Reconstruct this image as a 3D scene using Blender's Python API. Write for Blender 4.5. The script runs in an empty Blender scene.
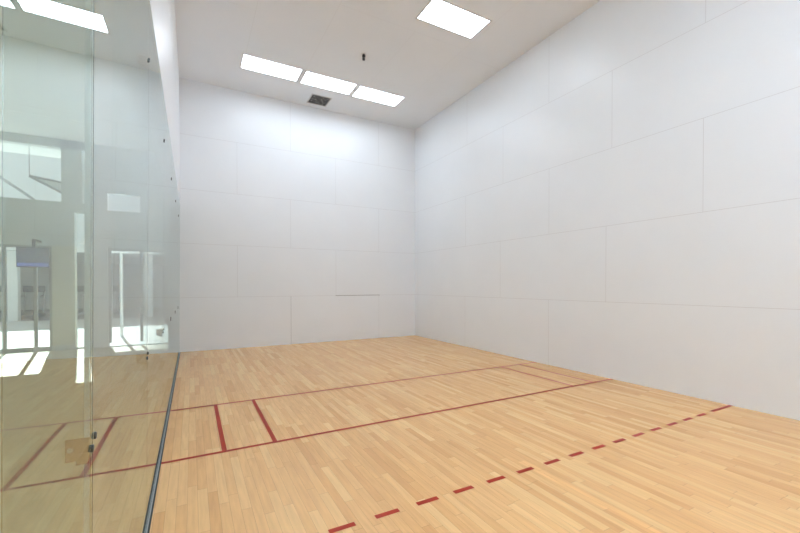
import bpy, math, random
random.seed(7)
C = bpy.context.scene.collection
sc = bpy.context.scene
W, L, H = 6.096, 12.192, 6.11
GX = -0.027          # court-side face of the glass

# ------------------------------------------------------------ materials
def mat(name, col, rough=.5, metal=0., spec=.5, coat=0., coat_rough=.1):
    m = bpy.data.materials.new(name); m.use_nodes = True
    b = m.node_tree.nodes['Principled BSDF']
    b.inputs['Base Color'].default_value = (*col, 1)
    b.inputs['Roughness'].default_value = rough
    b.inputs['Metallic'].default_value = metal
    b.inputs['Specular IOR Level'].default_value = spec
    b.inputs['Coat Weight'].default_value = coat
    b.inputs['Coat Roughness'].default_value = coat_rough
    return m

def noise_mat(name, c1, c2, scale=3., rough=.5, spec=.5, bump=0., bscale=40., metal=0.):
    m = mat(name, c1, rough, metal, spec)
    nt = m.node_tree; N = nt.nodes; K = nt.links; b = N['Principled BSDF']
    tc = N.new('ShaderNodeTexCoord')
    n = N.new('ShaderNodeTexNoise'); n.inputs['Scale'].default_value = scale; n.inputs['Detail'].default_value = 4
    K.new(tc.outputs['Object'], n.inputs['Vector'])
    r = N.new('ShaderNodeValToRGB')
    r.color_ramp.elements[0].position = .3; r.color_ramp.elements[0].color = (*c1, 1)
    r.color_ramp.elements[1].position = .7; r.color_ramp.elements[1].color = (*c2, 1)
    K.new(n.outputs['Fac'], r.inputs['Fac']); K.new(r.outputs['Color'], b.inputs['Base Color'])
    if bump:
        n2 = N.new('ShaderNodeTexNoise'); n2.inputs['Scale'].default_value = bscale; n2.inputs['Detail'].default_value = 3
        K.new(tc.outputs['Object'], n2.inputs['Vector'])
        bp = N.new('ShaderNodeBump'); bp.inputs['Strength'].default_value = bump; bp.inputs['Distance'].default_value = .01
        K.new(n2.outputs['Fac'], bp.inputs['Height']); K.new(bp.outputs['Normal'], b.inputs['Normal'])
    return m

def emit(name, col, s):
    m = bpy.data.materials.new(name); m.use_nodes = True
    nt = m.node_tree; nt.nodes.clear()
    e = nt.nodes.new('ShaderNodeEmission'); o = nt.nodes.new('ShaderNodeOutputMaterial')
    e.inputs['Color'].default_value = (*col, 1); e.inputs['Strength'].default_value = s
    nt.links.new(e.outputs[0], o.inputs['Surface'])
    return m

def glass(name, col, ior=1.52):
    m = bpy.data.materials.new(name); m.use_nodes = True
    nt = m.node_tree; nt.nodes.clear()
    g = nt.nodes.new('ShaderNodeBsdfGlass'); o = nt.nodes.new('ShaderNodeOutputMaterial')
    g.inputs['Color'].default_value = (*col, 1); g.inputs['Roughness'].default_value = 0; g.inputs['IOR'].default_value = ior
    nt.links.new(g.outputs[0], o.inputs['Surface'])
    return m

def maple():
    m = mat('maple_strip_floor', (.6, .4, .2), .27, spec=.42)
    nt = m.node_tree; N = nt.nodes; K = nt.links; b = N['Principled BSDF']
    def M(op, a, b_=None, c=None):
        n = N.new('ShaderNodeMath'); n.operation = op
        for i, v in enumerate((a, b_, c)):
            if v is None: continue
            if isinstance(v, (int, float)): n.inputs[i].default_value = v
            else: K.new(v, n.inputs[i])
        return n.outputs[0]
    tc = N.new('ShaderNodeTexCoord'); s = N.new('ShaderNodeSeparateXYZ'); K.new(tc.outputs['Object'], s.inputs[0])
    pw = .0635
    xs = M('DIVIDE', s.outputs['X'], pw); col = M('FLOOR', xs); fx = M('FRACT', xs)
    w1 = N.new('ShaderNodeTexWhiteNoise'); w1.noise_dimensions = '1D'; K.new(col, w1.inputs['W'])
    off = M('MULTIPLY', w1.outputs['Value'], 9.7)
    ln = M('MULTIPLY_ADD', w1.outputs['Value'], .5, .55)        # board length per strip
    ys = M('DIVIDE', M('ADD', s.outputs['Y'], off), ln); row = M('FLOOR', ys); fy = M('FRACT', ys)
    cv = N.new('ShaderNodeCombineXYZ'); K.new(col, cv.inputs[0]); K.new(row, cv.inputs[1])
    w2 = N.new('ShaderNodeTexWhiteNoise'); w2.noise_dimensions = '2D'; K.new(cv.outputs[0], w2.inputs['Vector'])
    ramp = N.new('ShaderNodeValToRGB'); e = ramp.color_ramp.elements
    e[0].position = 0; e[0].color = (*FC[0], 1)
    e[1].position = 1; e[1].color = (*FC[3], 1)
    x = e.new(.18); x.color = (*FC[1], 1)
    x = e.new(.7); x.color = (*FC[2], 1)
    K.new(w2.outputs['Value'], ramp.inputs['Fac'])
    # grain: noise stretched along the board, shifted per board
    mp = N.new('ShaderNodeCombineXYZ')
    K.new(M('MULTIPLY', s.outputs['X'], 26.), mp.inputs[0]); K.new(M('MULTIPLY', s.outputs['Y'], 2.2), mp.inputs[1])
    K.new(M('MULTIPLY', w2.outputs['Value'], 50.), mp.inputs[2])
    g = N.new('ShaderNodeTexNoise'); g.inputs['Scale'].default_value = 1.6; g.inputs['Detail'].default_value = 5; K.new(mp.outputs[0], g.inputs['Vector'])
    gr = N.new('ShaderNodeMapRange'); gr.inputs['From Min'].default_value = .3; gr.inputs['From Max'].default_value = .7
    gr.inputs['To Min'].default_value = .92; gr.inputs['To Max'].default_value = 1.06; K.new(g.outputs['Fac'], gr.inputs['Value'])
    # seams
    d1 = M('MINIMUM', fx, M('SUBTRACT', 1., fx)); sx = M('LESS_THAN', d1, .012)
    d2 = M('MULTIPLY', M('MINIMUM', fy, M('SUBTRACT', 1., fy)), ln); sy = M('LESS_THAN', d2, .0012)
    seam = M('MAXIMUM', sx, sy)
    v = M('MULTIPLY', gr.outputs[0], M('SUBTRACT', 1., M('MULTIPLY', seam, .36)))
    # a narrow strip in x made paler along y
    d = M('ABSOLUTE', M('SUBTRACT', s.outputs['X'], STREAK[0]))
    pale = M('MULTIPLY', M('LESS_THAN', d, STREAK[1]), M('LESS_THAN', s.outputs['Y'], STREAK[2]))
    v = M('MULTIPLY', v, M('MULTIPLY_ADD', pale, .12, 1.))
    mx = N.new('ShaderNodeMix'); mx.data_type = 'RGBA'; mx.blend_type = 'MULTIPLY'; mx.inputs[0].default_value = 1
    K.new(ramp.outputs['Color'], mx.inputs[6])
    cc = N.new('ShaderNodeCombineColor'); [K.new(v, cc.inputs[i]) for i in range(3)]
    K.new(cc.outputs[0], mx.inputs[7]); K.new(mx.outputs[2], b.inputs['Base Color'])
    return m
FC = [(.68, .365, .14), (.73, .41, .165), (.77, .45, .19), (.80, .50, .22)]
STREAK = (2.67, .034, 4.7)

M_wall = noise_mat('white_court_panel', (.860, .888, .915), (.878, .906, .932), 1.3, .34, .45, .06, 18)
M_ceil = noise_mat('white_ceiling_board', (.855, .885, .915), (.875, .905, .935), 1.1, .6, .3)
M_seam = mat('panel_seam', (.70, .70, .715), .6)
M_seam_d = mat('panel_seam_open', (.34, .34, .35), .7)
M_seam_c = mat('ceiling_seam', (.80, .82, .84), .7)
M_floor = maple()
M_red = mat('red_line_paint', (.40, .042, .018), .4, spec=.12)
M_gl = glass('clear_glass', (.945, .985, .98))
M_gl2 = glass('green_door_glass', (.925, .975, .95))
M_alu = mat('ribbed_aluminium', (.42, .44, .45), .4, .6)
def ribs(m):
    nt = m.node_tree; N = nt.nodes; K = nt.links
    tc = N.new('ShaderNodeTexCoord'); mp = N.new('ShaderNodeMapping'); mp.inputs['Rotation'].default_value = (0, 0, 1.05)
    w = N.new('ShaderNodeTexWave'); w.inputs['Scale'].default_value = 26; w.inputs['Distortion'].default_value = 0
    K.new(tc.outputs['Object'], mp.inputs['Vector']); K.new(mp.outputs[0], w.inputs['Vector'])
    r = N.new('ShaderNodeValToRGB'); r.color_ramp.elements[0].color = (.12, .14, .14, 1); r.color_ramp.elements[1].color = (.62, .66, .66, 1)
    K.new(w.outputs['Fac'], r.inputs['Fac']); K.new(r.outputs[0], N['Principled BSDF'].inputs['Base Color'])
ribs(M_alu)
M_gask = mat('black_gasket', (.025, .03, .028), .5)
M_black = mat('black_metal', (.01, .01, .01), .4)
M_bronze = mat('bronze_bracket', (.46, .30, .13), .25, .6)
M_frame = mat('light_frame_white', (.72, .72, .72), .5)
M_grey = mat('dark_grey_grille', (.16, .155, .15), .6)
M_vframe = mat('grille_frame', (.55, .54, .53), .5)
M_lamp = emit('lamp_tube', (1, .995, .985), 9.5)
M_beige = noise_mat('beige_plaster', (.56, .56, .46), (.60, .60, .50), 2, .7)
M_graywall = noise_mat('grey_plaster', (.53, .57, .56), (.57, .61, .60), 2, .7)
M_white = mat('white_paint', (.82, .83, .82), .6)
M_pave = noise_mat('pale_paving', (.62, .62, .60), (.70, .70, .68), 4, .7)
M_cfloor = noise_mat('corridor_floor', (.42, .36, .23), (.46, .395, .26), 5, .55)
M_mull = mat('grey_mullion', (.30, .32, .32), .4, .4)
M_dark = noise_mat('dark_charcoal', (.05, .055, .06), (.08, .085, .09), 6, .6)
M_gymfl = noise_mat('rubber_floor', (.10, .105, .11), (.15, .155, .16), 6, .7)
M_tan = mat('tan_door_paint', (.58, .36, .20), .6)
M_redpl = mat('red_plastic', (.55, .03, .03), .4)

def screen():
    m = emit('tv_screen', (0, 0, 0), 1); nt = m.node_tree; N = nt.nodes; K = nt.links
    tc = N.new('ShaderNodeTexCoord'); s = N.new('ShaderNodeSeparateXYZ'); K.new(tc.outputs['Generated'], s.inputs[0])
    r = N.new('ShaderNodeValToRGB'); e = r.color_ramp.elements; r.color_ramp.interpolation = 'LINEAR'
    e[0].position = 0; e[0].color = (.08, .10, .14, 1)
    e[1].position = 1; e[1].color = (.10, .13, .18, 1)
    for p, c in ((.06, (.15, .25, 1.)), (.16, (.2, .35, 1.3)), (.22, (.08, .10, .16)), (.5, (.2, .24, .33)), (.75, (.16, .19, .25))):
        x = e.new(p); x.color = (*c, 1)
    K.new(s.outputs['Z'], r.inputs['Fac'])
    n = N.new('ShaderNodeTexNoise'); n.inputs['Scale'].default_value = 5; K.new(tc.outputs['Generated'], n.inputs['Vector'])
    mx = N.new('ShaderNodeMix'); mx.data_type = 'RGBA'; mx.blend_type = 'MULTIPLY'; mx.inputs[0].default_value = .7
    K.new(r.outputs[0], mx.inputs[6]); K.new(n.outputs['Color'], mx.inputs[7])
    em = [x for x in N if x.type == 'EMISSION'][0]; K.new(mx.outputs[2], em.inputs['Color']); em.inputs['Strength'].default_value = .6
    return m
M_screen = screen()

# ------------------------------------------------------------ mesh helper
class MB:
    def __init__(s): s.v = []; s.f = []; s.mi = []; s.m = []
    def _m(s, m):
        if m not in s.m: s.m.append(m)
        return s.m.index(m)
    def poly(s, pts, m):
        b = len(s.v); s.v += [tuple(p) for p in pts]; s.f.append(tuple(range(b, b + len(pts)))); s.mi.append(s._m(m)); return s
    def box(s, x0, x1, y0, y1, z0, z1, m, top=0):
        b = len(s.v); i = s._m(m)
        s.v += [(x0, y0, z0), (x1, y0, z0), (x1, y1, z0), (x0, y1, z0), (x0 + top, y0 + top, z1), (x1 - top, y0 + top, z1), (x1 - top, y1 - top, z1), (x0 + top, y1 - top, z1)]
        for f in ((3, 2, 1, 0), (4, 5, 6, 7), (0, 1, 5, 4), (1, 2, 6, 5), (2, 3, 7, 6), (3, 0, 4, 7)):
            s.f.append(tuple(b + k for k in f)); s.mi.append(i)
        return s
    def tube(s, p, q, r, m, n=14, r2=None):
        from mathutils import Vector
        p = Vector(p); q = Vector(q); d = (q - p).normalized(); r2 = r if r2 is None else r2
        a = d.orthogonal().normalized(); c = d.cross(a); b = len(s.v); i = s._m(m)
        for P, R in ((p, r), (q, r2)):
            for k in range(n):
                t = 2 * math.pi * k / n; s.v.append(tuple(P + R * (math.cos(t) * a + math.sin(t) * c)))
        for k in range(n):
            s.f.append((b + k, b + (k + 1) % n, b + n + (k + 1) % n, b + n + k)); s.mi.append(i)
        s.f.append(tuple(b + k for k in reversed(range(n)))); s.f.append(tuple(b + n + k for k in range(n))); s.mi += [i, i]
        return s
    def build(s, name, parent=None, bevel=0, loc=None):
        me = bpy.data.meshes.new(name); me.from_pydata(s.v, [], s.f)
        for m in s.m: me.materials.append(m)
        for p, i in zip(me.polygons, s.mi): p.material_index = i
        me.update()
        o = bpy.data.objects.new(name, me); C.objects.link(o)
        if parent is not None: o.parent = parent
        if loc: o.location = loc
        if bevel:
            b = o.modifiers.new('bevel', 'BEVEL'); b.width = bevel; b.segments = 2; b.limit_method = 'ANGLE'
        return o

def struct(o): o['kind'] = 'structure'; return o
def thing(name, label, cat, loc=(0, 0, 0), group=None, rz=0):
    o = bpy.data.objects.new(name, None); C.objects.link(o); o.location = loc; o.rotation_euler.z = rz
    o.empty_display_size = .1
    o['label'] = label; o['category'] = cat
    if group: o['group'] = group
    return o
def dup(root, loc, label, rz=None):
    def cp(o, par):
        c = o.copy(); C.objects.link(c)
        if par is not None: c.parent = par
        for ch in [x for x in kids.get(o.name, [])]: cp(ch, c)
        return c
    kids = {}
    for o in C.objects:
        if o.parent: kids.setdefault(o.parent.name, []).append(o)
    r = cp(root, None); r.location = loc; r['label'] = label
    if rz is not None: r.rotation_euler.z = rz
    return r

# ------------------------------------------------------------ court shell
# floor with its painted lines
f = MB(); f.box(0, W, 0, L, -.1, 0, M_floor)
f.box(-.008, 0, 0, L, -.1, -.0005, M_floor)
Z = .0015; lw = .041
def line(x0, x1, y0, y1):
    f.poly([(x0, y0, Z), (x1, y0, Z), (x1, y1, Z), (x0, y1, Z)], M_red)
ft = .3048
ys, yr, yd = L - 15 * ft, L - 20 * ft, L - 25 * ft
line(-.008, W, ys - lw / 2, ys + lw / 2); line(-.008, W, yr - lw / 2, yr + lw / 2)
for x in (.476, .918): line(x - lw / 2, x + lw / 2, yr + lw / 2, ys - lw / 2)
for x in (W - .457, W - .914): line(x - lw / 2, x + lw / 2, yr + lw / 2, ys - lw / 2)
line(0, .533, yd - lw / 2, yd + lw / 2); line(W - .49, W, yd - lw / 2, yd + lw / 2)
for k in range(16):
    x = .635 + .310 * k
    line(x, x + .170, yd - lw / 2 - .003, yd + lw / 2 - .003)
struct(f.build('floor'))

sw = .0055
def strip_front(b, x0, x1, z0, z1, m): b.box(x0, x1, L - .0004, L + .001, z0, z1, m)
b = MB(); b.box(-.25, W + .2, L, L + .2, -.1, H + .15, M_wall)
for k in range(1, 5):
    z = 1.2192 * k; strip_front(b, 0, W, z - sw / 2, z + sw / 2, M_seam)
strip_front(b, 3.62, 4.93, 1.2192 - .007, 1.2192 + .007, M_seam_d)
for k in range(5):
    for x in ((2.438, 4.90) if k % 2 == 0 else (1.185, 3.63)):
        strip_front(b, x - sw / 2, x + sw / 2, 1.2192 * k, min(H, 1.2192 * (k + 1)), M_seam_d if (k == 0 and x < 3) else M_seam)
struct(b.build('wall_front'))
b = MB(); b.box(W, W + .2, -.2, L, -.1, H + .15, M_wall)
for k in range(1, 5):
    z = 1.2192 * k; b.box(W - .0004, W + .001, 0, L, z - sw / 2, z + sw / 2, M_seam)
for k, row in enumerate(((9.82, 7.33, 2.44), (6.21, 8.61, 3.72, 1.2), (4.885, 7.33, 9.8, 2.44), (6.12, 8.53, 3.66, 1.2), (4.87, 7.34, 9.75, 2.44))):
    for y in row: b.box(W - .0004, W + .001, y - sw / 2, y + sw / 2, 1.2192 * k, min(H, 1.2192 * (k + 1)), M_seam)
struct(b.build('wall_right'))
b = MB(); b.box(-.25, W + .2, -.2, 0, -.1, H + .15, M_wall); struct(b.build('wall_back'))
GT = 3.265
WX = .003
b = MB(); b.box(-.22, WX, 0, L, GT, H + .15, M_wall)
for z in (4.877,): b.box(WX - .001, WX + .0004, 0, L, z - sw / 2, z + sw / 2, M_seam)
struct(b.build('wall_left'))

# ceiling with openings for the troffers
lights = [(1.752, 10.865), (3.017, 10.88), (4.282, 10.90), (4.272, 7.81), (1.752, 6.4), (1.20, 2.5), (2.46, 2.5), (3.72, 2.5), (1.20, 1.6), (2.46, 1.6), (3.72, 1.6), (1.20, .7), (2.46, .7), (3.72, .7)]
VX, VY = 3.05, 11.755
holes = [(x - .61, x + .61, y - .295, y + .295) for x, y in lights]
xs = sorted({0., W} | {h[0] for h in holes} | {h[1] for h in holes}); ysx = sorted({0., L} | {h[2] for h in holes} | {h[3] for h in holes})
b = MB(); b.box(GX - .01, 0, 0, L, H, H + .14, M_ceil)
for i in range(len(xs) - 1):
    for j in range(len(ysx) - 1):
        cx, cy = (xs[i] + xs[i + 1]) / 2, (ysx[j] + ysx[j + 1]) / 2
        if any(h[0] < cx < h[1] and h[2] < cy < h[3] for h in holes): continue
        b.poly([(xs[i], ysx[j], H), (xs[i], ysx[j + 1], H), (xs[i + 1], ysx[j + 1], H), (xs[i + 1], ysx[j], H)], M_ceil)
b.poly([(-.0, 0, H + .14), (W, 0, H + .14), (W, L, H + .14), (0, L, H + .14)], M_ceil)
for x, y0, y1 in ((1.2, 0, 10.5), (2.40, 0, 10.5), (3.84, 8.4, 10.5), (4.95, 0, L), (3.66, 0, 7.4)):
    b.poly([(x - .003, y0, H - .0005), (x - .003, y1, H - .0005), (x + .003, y1, H - .0005), (x + .003, y0, H - .0005)], M_seam_c)
for y, x0, x1 in ((8.6, 4.95, W), (8.4, 2.40, 4.95), (9.2, 0, 1.2)):
    b.poly([(x0, y - .003, H - .0005), (x0, y + .003, H - .0005), (x1, y + .003, H - .0005), (x1, y - .003, H - .0005)], M_seam_c)
struct(b.build('ceiling'))

# ------------------------------------------------------------ troffers
def troffer(md=None):
    t = thing('ceiling_light', 'x', 'light', (0, 0, H), 'recessed fluorescent ceiling lights')
    fr = MB()
    fr.box(-.61, .61, -.295, -.265, -.004, .10, M_frame); fr.box(-.61, .61, .265, .295, -.004, .10, M_frame)
    fr.box(-.61, -.58, -.265, .265, -.004, .10, M_frame); fr.box(.58, .61, -.265, .265, -.004, .10, M_frame)
    fr.box(-.61, .61, -.295, .295, .10, .11, M_frame); fr.build('frame', t)
    d = MB(); d.box(-.58, .58, -.265, .265, .012, .02, md or M_diff); d.build('diffuser', t)
    return t
def diffuser_mat(power):
    m = emit('lamp_diffuser', (1, 1, 1), 1); nt = m.node_tree; N = nt.nodes; K = nt.links
    em = [x for x in N if x.type == 'EMISSION'][0]
    tc = N.new('ShaderNodeTexCoord'); s = N.new('ShaderNodeSeparateXYZ'); K.new(tc.outputs['Object'], s.inputs[0])
    def M(op, a, b):
        n = N.new('ShaderNodeMath'); n.operation = op
        for i, v in enumerate((a, b)):
            if isinstance(v, (int, float)): n.inputs[i].default_value = v
            elif v is not None: K.new(v, n.inputs[i])
        return n.outputs[0]
    d = M('ABSOLUTE', M('SUBTRACT', M('ABSOLUTE', s.outputs['Y'], None), .10), None)   # the dull bands between the three tubes
    K.new(M('ADD', M('MULTIPLY', M('GREATER_THAN', d, .012), power), .86), em.inputs['Strength'])
    em.inputs['Color'].default_value = LCOL
    return m
LCOL = (.86, .965, 1.09, 1)
LAMP = 10.
M_diff = diffuser_mat(LAMP); M_diff_fill = diffuser_mat(LAMP * 1.25)
names = ['bright rectangular ceiling light, left end of the three-light row near the front wall',
         'bright rectangular ceiling light, middle one of the three-light row near the front wall',
         'bright rectangular ceiling light, right end of the three-light row near the front wall',
         'bright rectangular ceiling light standing alone, nearer the camera, at the top of the photo',
         'added unseen ceiling light on the glass side, alone in its row, out of frame']  # the last one is a made-up fixture, added out of view
for row in ('row just behind the camera', 'second row from the back wall', 'last row by the back wall'):
    for side in ('left', 'middle', 'right'): names.append('added ceiling fill light, %s of the %s, out of frame' % (side, row))  # unseen stronger lights, added to even out the wall brightness
t0 = troffer(); t0.location = (*lights[0], H); t0['label'] = names[0]
for p, n in list(zip(lights, names))[1:5]: dup(t0, (*p, H), n)
t1 = troffer(M_diff_fill); t1.location = (*lights[5], H); t1['label'] = names[5]
for p, n in list(zip(lights, names))[6:]: dup(t1, (*p, H), n)

# vent grille
v = thing('ceiling_vent', 'small square dark grey mottled air grille in the ceiling beside the light row', 'vent', (VX, VY, H))
m = MB(); a, bb = .25, .22
m.box(-.25, .25, -.25, -.22, -.008, 0, M_vframe).box(-.25, .25, .22, .25, -.008, 0, M_vframe).box(-.25, -.22, -.22, .22, -.008, 0, M_vframe).box(.22, .25, -.22, .22, -.008, 0, M_vframe); m.build('frame', v)
m = MB(); m.box(-.22, .22, -.22, .22, -.0015, -.0005, mat('duct_black', (.05, .05, .05), .8))
for k in range(1, 12):
    p = -.22 + .44 * k / 12
    m.box(p - .0025, p + .0025, -.22, .22, -.007, -.0015, M_grey); m.box(-.22, .22, p - .0025, p + .0025, -.007, -.0015, M_grey)
for k in range(60):
    px, py = random.uniform(-.2, .18), random.uniform(-.2, .18)
    m.box(px, px + .03, py, py + .02, -.0035, -.0015, M_vframe if k % 2 else M_grey)
m.build('grille', v)
# sprinkler
s = thing('ceiling_sprinkler', 'small black sprinkler head hanging from the white ceiling', 'sprinkler', (3.282, 9.474, H))
MB().tube((0, 0, -.004), (0, 0, 0), .05, M_frame, 20).build('plate', s)
MB().tube((0, 0, -.045), (0, 0, -.004), .038, M_black, 16, .02).build('cup', s)
MB().tube((0, 0, -.085), (0, 0, -.045), .010, M_black, 10).build('stem', s)
m = MB(); m.tube((0, 0, -.092), (0, 0, -.085), .030, M_black, 16); m.tube((.016, 0, -.105), (.016, 0, -.092), .006, M_black, 8); m.tube((-.016, 0, -.105), (-.016, 0, -.092), .006, M_black, 8); m.tube((0, 0, -.112), (0, 0, -.105), .026, M_black, 16); m.build('head', s)

# ------------------------------------------------------------ glass wall
GT_ = .0127; LEAN = .010      # the glass leans a few millimetres into the court
joints = [3.665 + 1.475 * k for k in range(6)]
edges = [.002, 1.3, 2.81] + joints + [L - .002]
gap = .0035
n = 0
for i in range(len(edges) - 1):
    y0, y1 = edges[i] + gap / 2, edges[i + 1] - gap / 2
    door = (i == 2)
    m = MB().box(-GT_, 0, y0, y1, .004, GT - .002, M_gl2 if i <= 2 else M_gl)
    if door: g_ = struct(m.build('door_1'))
    else:
        n += 1; g_ = struct(m.build('window_%d' % n))
    g_.location.x = GX; g_.rotation_euler.y = LEAN
# base channel
r = MB()
r.box(-.050, -.008, 0, L, -.1, -.006, M_gask)                 # bed of the channel
r.box(-.0185, -.0080, 0, L, -.006, .003, M_gask)
r.box(-.0268, -.0185, 0, L, -.006, .001, M_alu)
r.box(-.050, -.0405, 0, L, -.006, .003, M_gask)
struct(r.build('trim_1'))

def fin(y, label):
    o = MB().box(-.175, 0, -.0063, .0063, .002, GT - .005, M_gl).build('glass_fin', loc=(GX - GT_ - .003, y, 0))
    o.rotation_euler.y = LEAN
    o['label'] = label; o['category'] = 'glass fin'; o['group'] = 'upright glass fins behind the glass wall'
    return o
def bracket():
    t = thing('glass_bracket', 'x', 'bracket', (0, 0, 0), 'bolted brackets on the glass wall joints')
    MB().box(-.054, -.003, -.0125, -.0068, -.030, .030, M_bronze).build('plate', t, .002)
    MB().box(-.030, -.003, -.0200, -.0126, -.038, -.008, M_bronze).build('tab', t, .002)
    MB().tube((-.042, -.019, .004), (-.042, -.0126, .004), .007, mat('bright_bolt', (.85, .82, .75), .2, .9), 14).build('bolt', t)
    # through-glass studs with black caps on the court side
    for dy, dz in ((.019, .024), (-.014, 0)):
        m = MB(); m.tube((GT_ + .0005, dy, dz), (GT_ + .005, dy, dz), .0105, M_black, 16, .009); m.build('cap', t)
    return t
br = bracket(); first = True
ordn = ['first', 'second', 'third', 'fourth', 'fifth', 'sixth']
for k, y in enumerate(joints):
    fo = fin(y, ['upright glass fin bracing the joint nearest the camera, beside the door pane'] [0] if k == 0 else 'upright glass fin behind the %s joint of the glass wall counted from the camera' % ordn[k])
    if k == 0: MB().box(-.012, -.0005, -.0085, -.0066, .01, GT - .01, mat('pale_edge_seal', (.66, .76, .72), .4)).build('edge_seal', fo)
    for z, w in ((1.045, 'lower'), (2.85, 'upper')):
        lb = '%s metal bracket with black bolt caps on the %s glass joint counted from the camera' % (w, ordn[k])
        if k == 0 and w == 'lower': lb = 'bronze square bracket with two black bolt caps on the nearest glass joint, low at left'
        if first: br.rotation_euler.y = LEAN; br.location = (GX - GT_ + LEAN * z, y, z); br['label'] = lb; first = False
        else: dup(br, (GX - GT_ + LEAN * z, y, z), lb)

# ------------------------------------------------------------ corridor and beyond
EY = 13.8
b = MB(); b.box(-6.2, -.052, -.2, L, -.1, 0, M_cfloor); b.box(-6.2, -.25, L, EY, -.1, 0, M_cfloor); struct(b.build('corridor_floor'))
b = MB(); b.box(-6.2, -.24, -.2, L + .2, 4.85, 5.0, M_white); b.box(-6.2, .6, L + .21, EY + .2, 4.85, 5.0, M_white); struct(b.build('corridor_ceiling'))
b = MB(); b.box(-6.4, -6.2, -.2, EY + .2, -.1, 5.0, M_white); struct(b.build('wall_corridor'))
b = MB(); b.box(-6.2, -.26, -.4, -.2, -.1, 5.0, M_graywall); struct(b.build('wall_corridor_back'))
# end wall: piers, header, low rail
b = MB()
b.box(-6.2, -2.19, EY, EY + .2, 2.40, 3.42, M_graywall); b.box(-2.19, -1.95, EY, EY + .2, 3.2, 3.42, M_graywall); b.box(-1.57, .6, EY, EY + .2, 2.40, 3.30, M_graywall); b.box(-1.57, .6, EY, EY + .2, 3.72, 4.85, M_graywall)                       # header
b.box(-2.60, -2.19, EY, EY + .2, 0, 2.40, M_beige)                          # beige pier
b.box(-1.95, -1.57, EY, EY + .2, 0, 4.85, M_graywall)
b.box(-.25, .6, EY, EY + .2, 0, 2.40, M_graywall); b.box(-.9, .6, EY, EY + .2, 3.3, 3.72, M_graywall)
b.box(-2.61, -2.18, EY - .015, EY, 0, .12, M_graywall)
struct(b.build('wall_end'))
b = MB(); b.box(-2.42, -2.05, EY, EY + .2, 3.42, 4.85, M_graywall); struct(b.build('trim_2'))
# glazing in the openings
def storefront(name, x0, x1, muls, y=EY + .08, sill=.10):
    root = MB()
    root.box(x0, x1, y - .03, y + .03, .0, sill, M_mull); root.box(x0, x1, y - .03, y + .03, 2.34, 2.40, M_mull)
    for x in [x0 + .03] + muls + [x1 - .03]: root.box(x - .03, x + .03, y - .03, y + .03, .10, 2.34, M_mull)
    return struct(root.build(name))
storefront('window_20', -6.2, -2.60, [-5.2, -4.2, -3.42, -2.90])
b = MB(); b.box(-2.19, -1.95, EY + .05, EY + .11, 0, .04, M_mull); struct(b.build('window_21'))
storefront('window_22', -1.57, -.25, [-.9], sill=.02)
# terrace outside
b = MB(); b.box(-22, 12, EY + .2, 24, -.1, 0, M_pave); struct(b.build('terrace_paving'))
b = MB(); b.box(-22, 12, 24, 34, -.1, 0, M_gymfl); struct(b.build('pavilion_floor'))
b = MB(); b.box(-22, 12, 34, 34.2, 0, 3.3, M_graywall); struct(b.build('wall_pavilion'))
b = MB(); b.box(-22, 12, 23.6, 34.2, 2.95, 3.3, M_white); struct(b.build('pavilion_roof'))
pl = []
for k, x in enumerate((-9.6, -8.0, -6.4, -4.8, -3.2, -1.6, 0.2)):
    o = MB().box(x - .16, x + .16, 24.1, 24.42, 0, 2.95, M_white).build('roof_column')
    o['label'] = 'pale square column of the far pavilion, %s from the left' % ['first', 'second', 'third', 'fourth', 'fifth', 'sixth', 'seventh'][k]
    o['category'] = 'column'; o['group'] = 'columns of the far pavilion'
b = MB(); b.box(-8, .9, EY - .0, 16.1, 5.0, 5.15, M_white); struct(b.build('sun_block_roof'))  # roof added to block the sun from the upper opening
b = MB(); b.box(-6.2, -1.95, EY + .0, EY + .2, 4.66, 4.85, M_graywall); struct(b.build('trim_4'))
rw = thing('roof_window', 'slanting dark-framed roof window outside, high through the glass at left', 'roof window', (-3.05, 14.1, 4.0))
m = MB(); m.tube((0, 0, 0), (.9, 0, -.12), .03, M_mull, 6); m.tube((0, 0, 0), (.9, 0, -.5), .03, M_mull, 6); m.tube((.9, 0, -.1), (.9, 0, -.53), .03, M_mull, 6); m.tube((0, 0, 0), (0, 0, 1.0), .008, M_mull, 6); m.tube((.9, 0, -.1), (.9, 0, 1.0), .008, M_mull, 6); m.build('frame', rw)
MB().poly([(.1, -.01, -.02), (.88, -.01, -.13), (.88, -.01, -.47), (.1, -.01, -.06)], M_white).build('pane', rw)
o = MB().tube((-5.0, 15.5, 5.0), (-3.35, 15.5, 3.70), .035, M_mull, 8).build('roof_brace')
o['label'] = 'thin grey slanting brace outside, high at the left edge through the glass'; o['category'] = 'brace'
# canopy added to keep sun off the floor inside the right opening
cn = thing('sun_shade_canopy', 'added flat white canopy shading the opening beside the court front wall', 'canopy', (-.4, 15.2, 0))
MB().box(-1.55, 1.2, -1.15, .9, 2.45, 2.55, M_white).build('roof', cn)
for x in (-1.2, 1.05): MB().tube((x, .85, 0), (x, .85, 2.45), .04, M_white, 12).build('post', cn)
# tan door of the pavilion back wall
d = thing('pavilion_door', 'tan door in the far pavilion back wall', 'door', (-1.15, 33.98, 0))
MB().box(-.45, .45, -.03, .0, 0, 2.1, M_tan).build('panel', d); MB().tube((.34, -.08, 1.0), (.34, -.03, 1.0), .03, M_mull, 10).build('knob', d)

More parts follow.
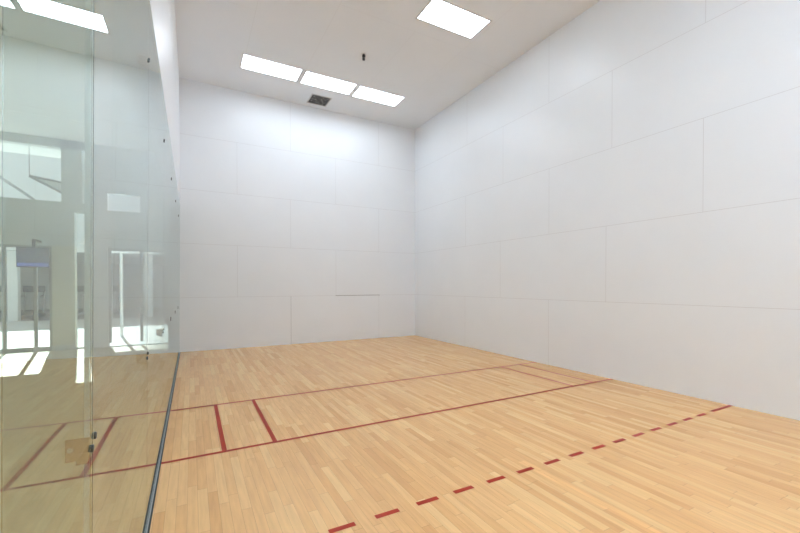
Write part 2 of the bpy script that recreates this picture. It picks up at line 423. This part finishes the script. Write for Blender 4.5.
# television hung under the header
tv = thing('television', 'flat television hung below the header beyond the glass, blue band on screen', 'television', (-2.80, 13.35, 2.10))
MB().box(-.27, .27, 0, .05, -.215, .215, M_black).build('housing', tv, .006)
MB().box(-.255, .255, -.002, -.0005, -.2, .2, M_screen).build('screen', tv)
m = MB(); m.box(-.03, .03, .05, .09, -.1, .40, M_black); m.box(-.03, .03, .05, .45, .36, .40, M_black); m.build('mount', tv)

# exit sign
ex = thing('exit_sign', 'clear hanging exit sign with red letters, at the left edge through the glass', 'sign', (-1.60, 6.75, 3.55))
MB().box(-.16, .16, -.004, .004, -.11, .11, M_gl).build('panel', ex)
cu = bpy.data.curves.new('letters', 'FONT'); cu.body = 'EXIT'; cu.size = .17; cu.align_x = 'CENTER'; cu.align_y = 'CENTER'; cu.extrude = .002
cu.materials.append(M_redpl)
_t = bpy.data.objects.new('letters_curve', cu); _me = bpy.data.meshes.new_from_object(_t); bpy.data.objects.remove(_t)
lt = bpy.data.objects.new('letters', _me); C.objects.link(lt); lt.parent = ex; lt.location = (-.0, -.008, 0); lt.rotation_euler = (math.pi / 2, 0, 0)
m = MB(); m.box(-.16, .16, -.02, .02, .11, .14, M_mull); m.tube((-.1, 0, .14), (-.1, 0, 1.3), .006, M_mull, 8); m.tube((.1, 0, .14), (.1, 0, 1.3), .006, M_mull, 8); m.build('rail', ex)

# exercise machines in the pavilion
def machine():
    t = thing('exercise_machine', 'x', 'exercise machine', (0, 0, 0), 'dark exercise machines in the far pavilion')
    MB().box(-.38, .38, -.9, .75, .06, .20, M_dark).box(-.33, .33, -.8, .6, .20, .205, M_black).build('deck', t, .02)
    for s_ in (-.34, .34):
        MB().tube((s_, .55, .2), (s_, .72, 1.25), .035, M_mull, 10).build('upright', t)
        MB().tube((s_, .70, 1.05), (s_, .2, 1.0), .025, M_dark, 10).build('handrail', t)
    MB().box(-.4, .4, .62, .70, 1.2, 1.5, M_dark).build('console', t, .02)
    for s_ in (-.3, .3):
        MB().box(s_ - .05, s_ + .05, -.8, -.7, 0, .06, M_black).build('foot', t)
    return t
mc = machine(); spots = [(-9.1, 25.6), (-7.7, 26.0), (-6.3, 25.6), (-4.9, 26.1), (-3.5, 25.7)]
for k, (x, y) in enumerate(spots):
    lb = 'dark exercise machine in the far pavilion, %s of the row from the left' % ordn[k]
    if k == 0: mc.location = (x, y, 0); mc['label'] = lb
    else: dup(mc, (x, y, 0), lb)

# unseen corridor ceiling lights, added for ambient fill
cl = thing('corridor_fill_light', 'added linear corridor fill light, nearest the door pane', 'light', (-2.6, 5.0, 4.852), 'added linear corridor fill lights')
MB().box(-.9, .9, -.1, .1, -.05, 0, M_frame).build('housing', cl)
MB().box(-.88, .88, -.08, .08, -.056, -.0505, emit('corridor_fill_lamp', (1, .98, .93), 48)).build('diffuser', cl)
dup(cl, (-2.6, 2.4, 4.852), 'added linear corridor fill light beside the camera')

# ------------------------------------------------------------ light and camera
wd = bpy.data.worlds.new('sky'); sc.world = wd; wd.use_nodes = True
wd.node_tree.nodes['Background'].inputs[0].default_value = (.96, .99, 1, 1); wd.node_tree.nodes['Background'].inputs[1].default_value = .75
from mathutils import Vector, Matrix
sd = bpy.data.lights.new('sun', 'SUN'); sd.energy = 12.; sd.angle = .009
so = bpy.data.objects.new('sun', sd); C.objects.link(so)
so.rotation_euler = Vector((.198 * .8, -.98 * .8, -.6)).to_track_quat('-Z', 'Y').to_euler()

cam = bpy.data.cameras.new('camera'); co = bpy.data.objects.new('camera', cam); C.objects.link(co); sc.camera = co
yaw, p, r = .4914, -.0105, -.0009
cy, sy = math.cos(yaw), math.sin(yaw)
fw = Vector((sy * math.cos(p), cy * math.cos(p), math.sin(p))); rt = Vector((cy, -sy, 0)); up = rt.cross(fw)
R_ = math.cos(r) * rt + math.sin(r) * up; U_ = -math.sin(r) * rt + math.cos(r) * up
co.matrix_world = Matrix(((R_.x, U_.x, -fw.x, .2259), (R_.y, U_.y, -fw.y, 2.347), (R_.z, U_.z, -fw.z, 1.4852), (0, 0, 0, 1)))
cam.sensor_width = 36; cam.sensor_fit = 'HORIZONTAL'; cam.lens = 36 * 383.92 / 800
cam.shift_x = 2.65 / 800; cam.shift_y = 23.09 / 800; cam.clip_start = .02; cam.clip_end = 200

sc.view_settings.view_transform = 'Standard'; sc.view_settings.look = 'None'; sc.view_settings.gamma = 1
sc.view_settings.use_curve_mapping = False
sc.view_settings.exposure = .16
sc.cycles.max_bounces = 14; sc.cycles.diffuse_bounces = 6; sc.cycles.glossy_bounces = 6; sc.cycles.transmission_bounces = 14
sc.cycles.use_denoising = True
sc.cycles.sample_clamp_indirect = 6
